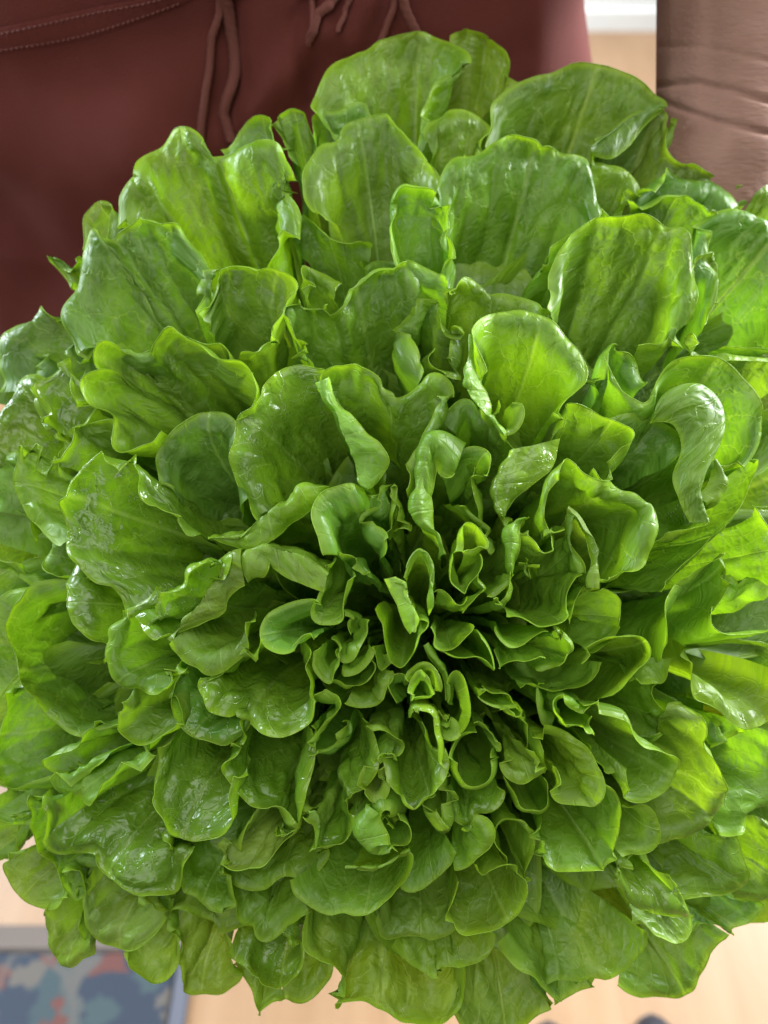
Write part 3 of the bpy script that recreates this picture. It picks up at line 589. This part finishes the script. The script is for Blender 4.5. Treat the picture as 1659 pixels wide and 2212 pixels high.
# inner leaves between and beneath, seen only down the gaps
ext = [(0, 760), (40, 780), (90, 720), (140, 770), (180, 830), (215, 780), (245, 760), (270, 1080), (300, 1080), (330, 860), (360, 760)]
for ring, (fr, cnt, hh) in enumerate(((.28, 11, -34), (.48, 15, -36), (.68, 18, -40), (.82, 20, -38), (1.22, 30, -34), (.90, 26, -26))):
    for k in range(cnt):
        if ring == 4 and not (math.cos(2 * R(360 * (k + .1) / cnt)) > .25): continue
        if ring == 5 and math.sin(R(360 * (k + .5) / cnt)) < .55: continue
        rr = random.Random(ring * 100 + k)
        a = 360 * (k + .5 * (ring % 2) + rr.uniform(-.3, .3)) / cnt
        rad = np.interp(a % 360, [e[0] for e in ext], [e[1] for e in ext]) * fr
        d = np.array([math.cos(R(a)), math.sin(R(a))]); nrm = np.array([-d[1], d[0]])
        wd = rad * 6.3 / cnt * .8; cen = CORE + d * rad * .74
        pts = []
        for q in range(9):
            b = math.pi * (q / 8 - .5) * 1.15
            p = cen + nrm * math.sin(b) * wd * rr.uniform(.85, 1.1) + d * math.cos(b) * rad * .26 * rr.uniform(.8, 1.15)
            pts.append([p[0], p[1], rr.uniform(-3, 3)])
        t_ = CORE + d * rad * .45
        build_leaf(idx, 'F', hh, 'd', t_, pts, None, True); idx += 1
# stem under the leaves
prof = [(.004, .035), (.012, .03), (.018, .015), (.020, -.005), (.019, -.03), (.017, -.042), (.003, -.044)]
ax = Vector(unproj(905, 1330, .455) - unproj(905, 1330, .30)).normalized(); q = (-ax).to_track_quat('Z', 'Y').to_matrix()
sv = []
for k in range(20):
    for (rd, z) in prof:
        a = 2 * math.pi * k / 20; e = 1 + .06 * math.sin(3 * a)
        sv.append(q @ Vector((rd * e * math.cos(a), rd * e * math.sin(a), z)))
mesh_obj('stem', [tuple(v) for v in sv], grid_faces(20, len(prof), close_u=True), STEM, HEAD)

# ------------------------------------------------------------------ room
def wood_mat():
    m, nt, N, L, b = mat_new('pale_wood')
    tc = N.new('ShaderNodeTexCoord'); mp = N.new('ShaderNodeMapping'); mp.inputs['Scale'].default_value = (9, 1.0, 1)
    L.new(tc.outputs['Object'], mp.inputs['Vector'])
    nz = N.new('ShaderNodeTexNoise'); nz.inputs['Scale'].default_value = 3; nz.inputs['Detail'].default_value = 6; L.new(mp.outputs[0], nz.inputs['Vector'])
    cr = N.new('ShaderNodeValToRGB'); cr.color_ramp.elements[0].position = .3; cr.color_ramp.elements[1].position = .75
    cr.color_ramp.elements[0].color = (.285, .165, .08, 1); cr.color_ramp.elements[1].color = (.345, .212, .115, 1)
    L.new(nz.outputs['Fac'], cr.inputs[0])
    br = N.new('ShaderNodeTexBrick'); br.inputs['Scale'].default_value = 1; br.inputs['Brick Width'].default_value = 1.1; br.inputs['Row Height'].default_value = .16; br.inputs['Mortar Size'].default_value = .0015
    br.inputs['Color1'].default_value = (1, 1, 1, 1); br.inputs['Color2'].default_value = (.93, .93, .93, 1); br.inputs['Mortar'].default_value = (.86, .84, .82, 1)
    rt = N.new('ShaderNodeMapping'); rt.inputs['Rotation'].default_value = (0, 0, R(90)); L.new(tc.outputs['Object'], rt.inputs['Vector']); L.new(rt.outputs[0], br.inputs['Vector'])
    mx = N.new('ShaderNodeMix'); mx.data_type = 'RGBA'; mx.blend_type = 'MULTIPLY'; mx.inputs[0].default_value = 1
    L.new(cr.outputs[0], mx.inputs[6]); L.new(br.outputs['Color'], mx.inputs[7]); L.new(mx.outputs[2], b.inputs['Base Color'])
    b.inputs['Roughness'].default_value = .45
    return m
fl = mesh_obj('floor', [(-6, -4, 0), (6, -4, 0), (6, 4.4, 0), (-6, 4.4, 0)], [(0, 1, 2, 3)], wood_mat()); tag(fl, kind='structure')
WHITE = simple_mat('white_paint', (.78, .84, .86), .5, .1, 60)
wl = mesh_obj('wall', [(-6, 4.3, 0), (6, 4.3, 0), (6, 4.3, 2.7), (-6, 4.3, 2.7), (-6, 4.5, 0), (6, 4.5, 0), (6, 4.5, 2.7), (-6, 4.5, 2.7)],
              [(0, 1, 2, 3), (5, 4, 7, 6), (3, 2, 6, 7), (1, 5, 6, 2), (4, 0, 3, 7)], WHITE, smooth=False); tag(wl, kind='structure')
sk = mesh_obj('skirting', [(-6, 4.28, .0), (6, 4.28, .0), (6, 4.28, .085), (-6, 4.28, .085), (6, 4.298, .095), (-6, 4.298, .095)], [(0, 1, 2, 3), (3, 2, 4, 5)], WHITE, wl, smooth=False)
# rug at the lower left
def rug_mat():
    m, nt, N, L, b = mat_new('woven_rug')
    tc = N.new('ShaderNodeTexCoord')
    nz = N.new('ShaderNodeTexNoise'); nz.inputs['Scale'].default_value = 14; nz.inputs['Detail'].default_value = 2; L.new(tc.outputs['Object'], nz.inputs['Vector'])
    wv = N.new('ShaderNodeVectorMath'); wv.operation = 'MULTIPLY_ADD'; L.new(nz.outputs['Color'], wv.inputs[0]); wv.inputs[1].default_value = (.09, .09, 0); L.new(tc.outputs['Object'], wv.inputs[2])
    nf = N.new('ShaderNodeTexNoise'); nf.inputs['Scale'].default_value = 55; nf.inputs['Detail'].default_value = 4; L.new(tc.outputs['Object'], nf.inputs['Vector'])
    w2 = N.new('ShaderNodeVectorMath'); w2.operation = 'MULTIPLY_ADD'; L.new(nf.outputs['Color'], w2.inputs[0]); w2.inputs[1].default_value = (.035, .035, 0); L.new(wv.outputs[0], w2.inputs[2]); wv = w2
    vo = N.new('ShaderNodeTexVoronoi'); vo.inputs['Scale'].default_value = 26; vo.inputs['Randomness'].default_value = .8; L.new(wv.outputs[0], vo.inputs['Vector'])
    sp = N.new('ShaderNodeSeparateColor'); L.new(vo.outputs['Color'], sp.inputs[0])
    cr = N.new('ShaderNodeValToRGB'); cr.color_ramp.interpolation = 'CONSTANT'; e = cr.color_ramp.elements
    e[0].position = 0; e[0].color = (.038, .058, .066, 1); e[1].position = .30; e[1].color = (.027, .037, .055, 1)
    for p, c in ((.52, (.066, .074, .074, 1)), (.66, (.105, .042, .036, 1)), (.78, (.042, .064, .070, 1)), (.90, (.095, .086, .076, 1))):
        k = e.new(p); k.color = c
    L.new(sp.outputs[0], cr.inputs[0])
    vd = N.new('ShaderNodeTexVoronoi'); vd.feature = 'DISTANCE_TO_EDGE'; vd.inputs['Scale'].default_value = 9; L.new(wv.outputs[0], vd.inputs['Vector'])
    mr = N.new('ShaderNodeMapRange'); L.new(vd.outputs['Distance'], mr.inputs[0]); mr.inputs[1].default_value = .02; mr.inputs[2].default_value = .07; mr.inputs[3].default_value = .75; mr.inputs[4].default_value = 0
    mx = N.new('ShaderNodeMix'); mx.data_type = 'RGBA'; L.new(mr.outputs[0], mx.inputs[0]); L.new(cr.outputs[0], mx.inputs[6]); mx.inputs[7].default_value = (.095, .088, .08, 1)
    L.new(mx.outputs[2], b.inputs['Base Color']); b.inputs['Roughness'].default_value = .95
    return m
RX, RY = -.262, .285
rug = empty('rug', (RX - .8, RY - .6, 0)); tag(rug, 'blue woven rug with red and cream motifs lying on pale wood floor', 'rug')
def slab(name, x0, x1, y0, y1, z0, z1, mat, parent):
    L0 = parent.location; bm = bmesh.new(); bmesh.ops.create_cube(bm, size=1)
    for v in bm.verts: v.co = Vector(((x0 + x1) / 2 + v.co.x * (x1 - x0), (y0 + y1) / 2 + v.co.y * (y1 - y0), (z0 + z1) / 2 + v.co.z * (z1 - z0))) - L0
    bmesh.ops.bevel(bm, geom=bm.edges[:], offset=min(.003, (z1 - z0) * .4), segments=2, affect='EDGES')
    me = bpy.data.meshes.new(name); bm.to_mesh(me); bm.free(); me.materials.append(mat)
    return link(bpy.data.objects.new(name, me), parent)
slab('pile', RX - 1.6, RX - .025, RY - 1.2, RY - .035, .002, .012, rug_mat(), rug)
EDGE = simple_mat('rug_binding', (.13, .108, .095), .9, .4, 300)
slab('binding', RX - 1.6, RX, RY - .033, RY, .002, .011, EDGE, rug)
slab('binding', RX - .023, RX, RY - 1.2, RY - .035, .002, .011, simple_mat('rug_binding_blue', (.10, .108, .135), .9, .4, 300), rug)
# shoe tips at the lower edge
SHOE = simple_mat('shoe_fabric', (.02, .02, .028), .7, .3, 400); SOLE = simple_mat('shoe_sole', (.05, .05, .06), .6)
for k, (sx, sy, lab) in enumerate(((.215, .168, 'dark shoe with only its tip in view, nearest the rug'), (.352, .176, 'dark shoe with only its tip in view, nearer the right edge'))):
    root = empty('shoe', (sx, sy, 0)); tag(root, lab, 'shoe', 'pair of dark shoes on the floor')
    for nm, z0, z1, mt, gr in (('upper', .012, .06, SHOE, 0), ('sole', .001, .013, SOLE, .003)):
        vs = []; ns = 24; prof = [(0, 1), (.35, 1), (.7, .93), (.92, .72), (1, .05)] if nm == 'upper' else [(0, .02), (0, 1), (1, 1), (1, .02)]
        for i in range(ns):
            a = 2 * math.pi * i / ns
            x = math.cos(a); y = math.sin(a)
            for (zz, kx) in prof:
                wdt = .040 + gr + (.006 if y > .2 else 0)
                vs.append((x * wdt * kx, -.125 + (y * (.125 + gr)) * (kx if nm == 'sole' else (1 - (1 - kx) * .6)), z0 + (z1 - z0) * zz * (1 if (nm == 'sole' or y < .0) else 1 - .35 * y)))
        mesh_obj(nm, vs, grid_faces(ns, len(prof), close_u=True), mt, root)

# ------------------------------------------------------------------ the person
SKIN, nt, N, L, b = mat_new('skin')
b.inputs['Roughness'].default_value = .75; b.inputs['Specular IOR Level'].default_value = .15; b.inputs['Subsurface Weight'].default_value = .12; b.inputs['Subsurface Radius'].default_value = (.008, .003, .0015)
tc = N.new('ShaderNodeTexCoord'); nz = N.new('ShaderNodeTexNoise'); nz.inputs['Scale'].default_value = 28; nz.inputs['Detail'].default_value = 6; L.new(tc.outputs['Object'], nz.inputs['Vector'])
cr = N.new('ShaderNodeValToRGB'); cr.color_ramp.elements[0].position = .3; cr.color_ramp.elements[1].position = .7
cr.color_ramp.elements[0].color = (.180, .100, .074, 1); cr.color_ramp.elements[1].color = (.240, .142, .108, 1)
L.new(nz.outputs['Fac'], cr.inputs[0]); L.new(cr.outputs[0], b.inputs['Base Color'])
n2 = N.new('ShaderNodeTexNoise'); n2.inputs['Scale'].default_value = 420; n2.inputs['Detail'].default_value = 6; mpw = N.new('ShaderNodeMapping'); mpw.inputs['Scale'].default_value = (.35, 1, 1.3); L.new(tc.outputs['Object'], mpw.inputs['Vector']); L.new(mpw.outputs[0], n2.inputs['Vector'])
bp = N.new('ShaderNodeBump'); bp.inputs['Strength'].default_value = .6; bp.inputs['Distance'].default_value = .001; L.new(n2.outputs['Fac'], bp.inputs['Height']); L.new(bp.outputs[0], b.inputs['Normal'])
PX, PY = -.095, .612                      # middle of the hips
WAIST_A, WAIST_B = .195, .12
person = empty('person', (PX, PY, 0)); tag(person, 'person in maroon drawstring trousers holding the lettuce up from underneath with one bare arm', 'person')
P0 = np.array([PX, PY, 0.])
# body: joints with radii, filled with overlapping balls, then fused into one skin
balls = []
def limb(pts, step=.006):
    for (a, ra), (c, rc) in zip(pts[:-1], pts[1:]):
        a, c = np.array(a, float), np.array(c, float); m = max(2, int(np.linalg.norm(c - a) / max(step, .25 * min(ra, rc))))
        for q in np.linspace(0, 1, m): balls.append((a + (c - a) * q, ra + (rc - ra) * q))
WR = unproj(1556, 345, .430); EL = np.array([.215, .62, 1.20]); SH = np.array([.13, .70, 1.46])
hand_c = BASE + np.array([.055, .045, -.012])
palm = WR + (hand_c - WR) * .45
limb([(SH, .055), (EL, .046), (WR + (EL - WR) * .45, .049), (WR + (EL - WR) * .12, .040), (WR, .040), (palm, .033)])
hd = (hand_c - WR); hd /= np.linalg.norm(hd); side = np.cross(hd, np.array([0, 0, 1.])); side /= np.linalg.norm(side); nor = np.cross(side, hd)
if nor @ (BASE - palm) < 0: nor = -nor
for k in range(4):                                   # palm and four unequal, curled fingers
    o = (k - 1.5) * .020
    kn = palm + hd * .050 + side * o
    limb([(palm + side * o * .6, .019), (kn, .013)])
    ln = (.040, .047, .044, .034)[k]
    j1 = kn + hd * ln + nor * .008; j2 = j1 + hd * ln * .45 + nor * ln * .45; j3 = j2 + hd * ln * .1 + nor * ln * .5
    limb([(kn, .0105), (j1, .0095), (j2, .0088), (j3, .0075)])
tb = palm - hd * .01 + side * .026
limb([(tb, .017), (tb + side * .028 + hd * .020 + nor * .008, .0125), (tb + side * .040 + hd * .048 + nor * .016, .0105), (tb + side * .038 + hd * .070 + nor * .020, .0085)])
SL = np.array([-.30, .68, 1.46]); ELl = np.array([-.42, .80, 1.20]); WRl = np.array([-.30, .86, 1.02])
limb([(SL, .055), (ELl, .044), (WRl, .031), (WRl + [.0, -.01, -.06], .026)])
for k in range(4):
    o = np.array([0, (k - 1.5) * .019, 0]); kn = WRl + [.0, -.012, -.09] + o
    limb([(WRl + [.0, -.01, -.04] + o * .7, .017), (kn, .012), (kn + [.004, 0, -.04], .0095), (kn + [.014, 0, -.065 - .006 * (k in (1, 2))], .008)])
limb([(WRl + [0, -.03, -.03], .014), (WRl + [.004, -.055, -.06], .011), (WRl + [.010, -.06, -.085], .009)])
for z, a in ((1.12, .105), (1.22, .10), (1.32, .108), (1.42, .10)):
    for q in np.linspace(-1, 1, 9): balls.append((np.array([PX + q * .075, PY + .02, z]), a))
for q in np.linspace(0, 1, 12): balls.append((np.array([PX, PY + .02, 1.12 + .3 * q]), .11))
limb([(SL, .06), ((PX, PY + .03, 1.47), .075), (SH, .06)]); limb([((PX, PY + .03, 1.45), .062), ((PX, PY + .02, 1.56), .055)])
for q, r_ in ((0, .082), (.04, .086), (.08, .084)): balls.append((np.array([PX, PY - .005, 1.63 + q]), r_))
limb([((PX, PY - .085, 1.665), .008), ((PX, PY - .1, 1.635), .011)])
for s_ in (-1, 1):
    hx = PX + s_ * .10
    limb([((hx, PY, 1.02), .085), ((hx, PY + .005, .52), .055), ((hx, PY + .03, .09), .042), ((hx, PY + .03, .05), .038)])
    limb([((hx, PY + .04, .032), .032), ((hx + s_ * .015, PY - .06, .030), .029), ((hx + s_ * .02, PY - .13, .022), .020)])
bm = bmesh.new()
for c, r_ in balls:
    bmesh.ops.create_icosphere(bm, subdivisions=2, radius=r_, matrix=Matrix.Translation(Vector(c - P0)))
tmp = bpy.data.meshes.new('body'); bm.to_mesh(tmp); bm.free()
body = link(bpy.data.objects.new('body', tmp), person)
md = body.modifiers.new('fuse', 'REMESH'); md.mode = 'VOXEL'; md.voxel_size = .0042
ms = body.modifiers.new('relax', 'SMOOTH'); ms.factor = .5; ms.iterations = 8
dg = bpy.context.evaluated_depsgraph_get(); ev = body.evaluated_get(dg); me2 = bpy.data.meshes.new_from_object(ev)
body.modifiers.clear(); body.data = me2; bpy.data.meshes.remove(tmp); me2.name = 'body'
# wrist creases and the tendon hollow
bm = bmesh.new(); bm.from_mesh(me2)
def near(co): 
    v = np.array(co) + P0 - WR; return np.linalg.norm(v) < .12
ed = [e for e in bm.edges if near(e.verts[0].co) and near(e.verts[1].co)]
bmesh.ops.subdivide_edges(bm, edges=ed, cuts=2, use_grid_fill=True, smooth=.5)
bm.normal_update()
CREASES = [([(1410, 186), (1507, 177), (1580, 192), (1665, 220)], .0021), ([(1425, 218), (1493, 242), (1561, 262), (1665, 288)], .0022), ([(1420, 100), (1534, 101), (1660, 131)], .0007)]
fv = np.array(CM.to_3x3().inverted())
for v in bm.verts:
    if not near(v.co): continue
    c = fv @ (np.array(v.co) + P0 - np.array([0, 0, CAM_Z])); px = 829.5 + FOC * c[0] / -c[2]; py = 1106 - FOC * c[1] / -c[2]
    if v.normal @ (Vector((0, 0, CAM_Z)) - (v.co + Vector(P0))) < -.01: continue
    d = 0
    for line, am in CREASES:
        yy = np.interp(px, [q[0] for q in line], [q[1] for q in line]); d -= am * math.exp(-((py - yy) / 7) ** 2)
    d -= .0015 * math.exp(-((px - 1535) / 26) ** 2) * math.exp(-max(0, py - 260) / 80)
    v.co += v.normal * d
bm.to_mesh(me2); bm.free(); me2.materials.clear(); me2.materials.append(SKIN)
me2.polygons.foreach_set('use_smooth', [True] * len(me2.polygons))
# trousers
CLOTH, nt, N, L, b = mat_new('maroon_cloth')
b.inputs['Roughness'].default_value = .85; b.inputs['Specular IOR Level'].default_value = .12; b.inputs['Sheen Weight'].default_value = .06; b.inputs['Sheen Roughness'].default_value = .4; b.inputs['Sheen Tint'].default_value = (.9, .45, .45, 1)
tc = N.new('ShaderNodeTexCoord'); wv = N.new('ShaderNodeTexNoise'); wv.inputs['Scale'].default_value = 900; wv.inputs['Detail'].default_value = 2; L.new(tc.outputs['Object'], wv.inputs['Vector'])
bg = N.new('ShaderNodeTexNoise'); bg.inputs['Scale'].default_value = 9; bg.inputs['Detail'].default_value = 5; L.new(tc.outputs['Object'], bg.inputs['Vector'])
cr = N.new('ShaderNodeValToRGB'); cr.color_ramp.elements[0].position = .3; cr.color_ramp.elements[1].position = .7
cr.color_ramp.elements[0].color = (.078, .0185, .0150, 1); cr.color_ramp.elements[1].color = (.108, .027, .022, 1)
L.new(bg.outputs['Fac'], cr.inputs[0]); L.new(cr.outputs[0], b.inputs['Base Color'])
bp = N.new('ShaderNodeBump'); bp.inputs['Strength'].default_value = .5; bp.inputs['Distance'].default_value = .0008; L.new(wv.outputs['Fac'], bp.inputs['Height']); L.new(bp.outputs[0], b.inputs['Normal'])
def plane_xz(px, py, y=.49):
    o, d = ray(px, py); k = (y - o.y) / d.y; p = o + d * k; return p.x, p.z
FOLDS = [([(690, 60), (620, 150), (560, 220), (490, 300)], .006, .010), ([(505, 0), (503, 150), (500, 300)], -.006, .005), ([(668, 0), (664, 120), (670, 230)], -.007, .006),
         ([(600, 0), (580, 120)], .005, .02), ([(1180, 0), (1190, 120), (1200, 180)], .006, .018), ([(1090, 0), (1120, 150)], -.005, .015), ([(0, 330), (150, 380), (330, 330)], .006, .03),
         ([(0, 500), (120, 600), (60, 700)], -.006, .03), ([(340, 0), (350, 200), (330, 330)], .004, .03), ([(800, 0), (760, 90)], .004, .008), ([(0, 190), (200, 150), (420, 60)], -.004, .02)]
nu, nvv = 260, 130
th = np.linspace(0, 2 * math.pi, nu, endpoint=False); zz = np.linspace(.78, 1.26, nvv)
TH, ZZ = np.meshgrid(th, zz, indexing='ij')
grow = np.interp(ZZ, [.78, .95, 1.05, 1.16, 1.26], [.285, .265, .230, .214, .205])
dep = np.interp(ZZ, [.78, .95, 1.05, 1.16, 1.26], [.125, .128, .124, .118, .115])
sg = lambda v, p: np.sign(v) * np.abs(v) ** p
X = PX + grow * sg(np.cos(TH), .9); Y = PY + dep * sg(np.sin(TH), .8)
front = np.clip(-np.sin(TH) * 2, 0, 1); dy = np.zeros_like(X)
for pts, am, wd in FOLDS:
    q = np.array([plane_xz(*p) for p in pts]); best = np.full(X.shape, 9.)
    for a, c in zip(q[:-1], q[1:]):
        e = c - a; k = np.clip(((X - a[0]) * e[0] + (ZZ - a[1]) * e[1]) / (e @ e), 0, 1)
        best = np.minimum(best, np.hypot(X - a[0] - k * e[0], ZZ - a[1] - k * e[1]))
    dy += am * (1.7 if wd < .012 else 1.2) * np.exp(-(best / wd) ** 2)
dy += Nz(5)(X * 18 + 7, ZZ * 14 + 3) * .0035 + Nz(6)(X * 45 + 7, ZZ * 30 + 3) * .0012
Y = Y - dy * front
tro = mesh_obj('trousers', np.stack([X, Y, ZZ], -1).reshape(-1, 3) - P0, grid_faces(nu, nvv, close_u=True), CLOTH, person)
tag(tro, 'maroon trousers with a hanging drawstring and a stitched curved seam')
for s_ in (-1, 1):                                      # the two legs go on below
    vs = []; 
    for k in range(40):
        a = 2 * math.pi * k / 40
        for z, rx, ry in ((.86, .105, .122), (.72, .102, .115), (.5, .09, .095), (.3, .08, .085), (.12, .075, .08), (.06, .075, .082)):
            vs.append((s_ * .104 + rx * math.cos(a) * (1 + .02 * math.sin(5 * a + z * 20)), .01 + ry * math.sin(a), z))
    mesh_obj('trouser_leg', vs, grid_faces(40, 6, close_u=True), CLOTH, tro)
vs = []                                               # top worn above the waist
for k in range(60):
    a = 2 * math.pi * k / 60
    for z, rx, ry in ((1.255, .188, .120), (1.30, .186, .130), (1.40, .196, .138), (1.48, .185, .125), (1.525, .11, .095), (1.54, .075, .075)):
        vs.append((rx * math.cos(a), .02 + ry * math.sin(a), z))
mesh_obj('shirt', vs, grid_faces(60, 6, close_u=True), simple_mat('shirt_cloth', (.16, .06, .055), .85, .4, 700), person)
tv = np.empty(len(tro.data.vertices) * 3); tro.data.vertices.foreach_get('co', tv); tv = tv.reshape(-1, 3) + P0
BVH = BVHTree.FromPolygons([tuple(v) for v in tv], [tuple(p.vertices) for p in tro.data.polygons])
def on_cloth(px, py, lift):
    o, d = ray(px, py); hit, nrm, _, _ = BVH.ray_cast(o, d)
    if hit is None: hit = o + d * .47; nrm = -d
    if nrm.dot(d) > 0: nrm = -nrm
    return np.array(hit + nrm * lift)
def dense(pts, n): return catmull(np.array([list(p) + [0] for p in pts], float), n)[:, :2]
CORD = simple_mat('drawstring_cord', (.15, .045, .034), .75, .8, 1400)
def cord(pts, r0, r1, lift=.004, flat=.75):
    n = 150; q = dense(pts, n); P = np.array([on_cloth(x, y, lift) for x, y in q])
    k = np.ones(21) / 21
    P = np.stack([np.convolve(np.pad(P[:, i], 10, 'edge'), k, 'valid') for i in range(3)], -1)
    v, f = tube(P, np.linspace(r0, r1, n) * .80, 14, flat, up=(0, 1, 0))
    ln = np.concatenate([[0], np.cumsum(np.linalg.norm(np.diff(P, axis=0), axis=1))])
    ph = np.linspace(0, 2 * math.pi, 14, endpoint=False)[:, None]
    tw = 1 + .045 * np.sin(2 * ph + ln[None] * 2 * math.pi / .0045)          # the twist of the strands
    v = (P[None] + (v.reshape(14, n, 3) - P[None]) * tw[..., None]).reshape(-1, 3)
    return mesh_obj('drawstring', v - P0, f, CORD, tro)
cord([(474, -60), (468, 20), (458, 110), (444, 200), (434, 300)], .0026, .0030)
cord([(482, -60), (484, 0), (490, 60), (499, 130), (502, 210), (490, 310)], .0046, .0038, .005)
cord([(738, -40), (716, 0), (698, 40), (678, 95)], .0046, .0018, .005)
cord([(690, -40), (690, 10), (688, 50), (680, 90)], .0022, .0016, .006)
cord([(853, -40), (840, 20), (822, 70), (806, 120)], .0024, .0024)
cord([(852, -40), (866, 10), (884, 50), (912, 100)], .0034, .0034, .007)
cord([(772, -40), (750, 20), (725, 70)], .0018, .0018, .003)
# curved seam with its two rows of stitches
def band(top, bot, lift):
    a, c = dense(top, 60), dense(bot, 60); vs = []
    for i in range(60):
        for q in np.linspace(0, 1, 9):
            x, y = a[i] * (1 - q) + c[i] * q; l = lift * math.sin(math.pi * min(1, max(0, q))) ** .35 + .0008
            vs.append(on_cloth(x, y, l + .0004 * math.sin(i * 2.2) * math.sin(math.pi * q)))
    return mesh_obj('seam', np.array(vs) - P0, grid_faces(60, 9), CLOTH, tro)
band([(-60, 72), (60, 46), (200, 16), (330, -10), (430, -40)], [(-60, 122), (40, 108), (180, 84), (300, 45), (390, 10), (470, -30)], .0005)
THR = simple_mat('stitch_thread', (.11, .034, .027), .8)
for line in ([(-40, 80), (70, 56), (200, 27), (330, 0), (420, -30)], [(-40, 112), (50, 98), (180, 74), (300, 36), (390, 2)]):
    q = dense(line, 240); V, F_, off = [], [], 0
    for i in range(0, 236, 6):
        P = np.array([on_cloth(x, y, .0026 + (.0003 if 0 < j < 3 else -.0006)) for j, (x, y) in enumerate(q[i:i + 4])])
        v, f = tube(P, .00045, 5, up=(0, 1, 0)); V.append(v); F_.append(f + off); off += len(v)
    mesh_obj('stitching', np.vstack(V) - P0, np.vstack(F_), THR, tro)
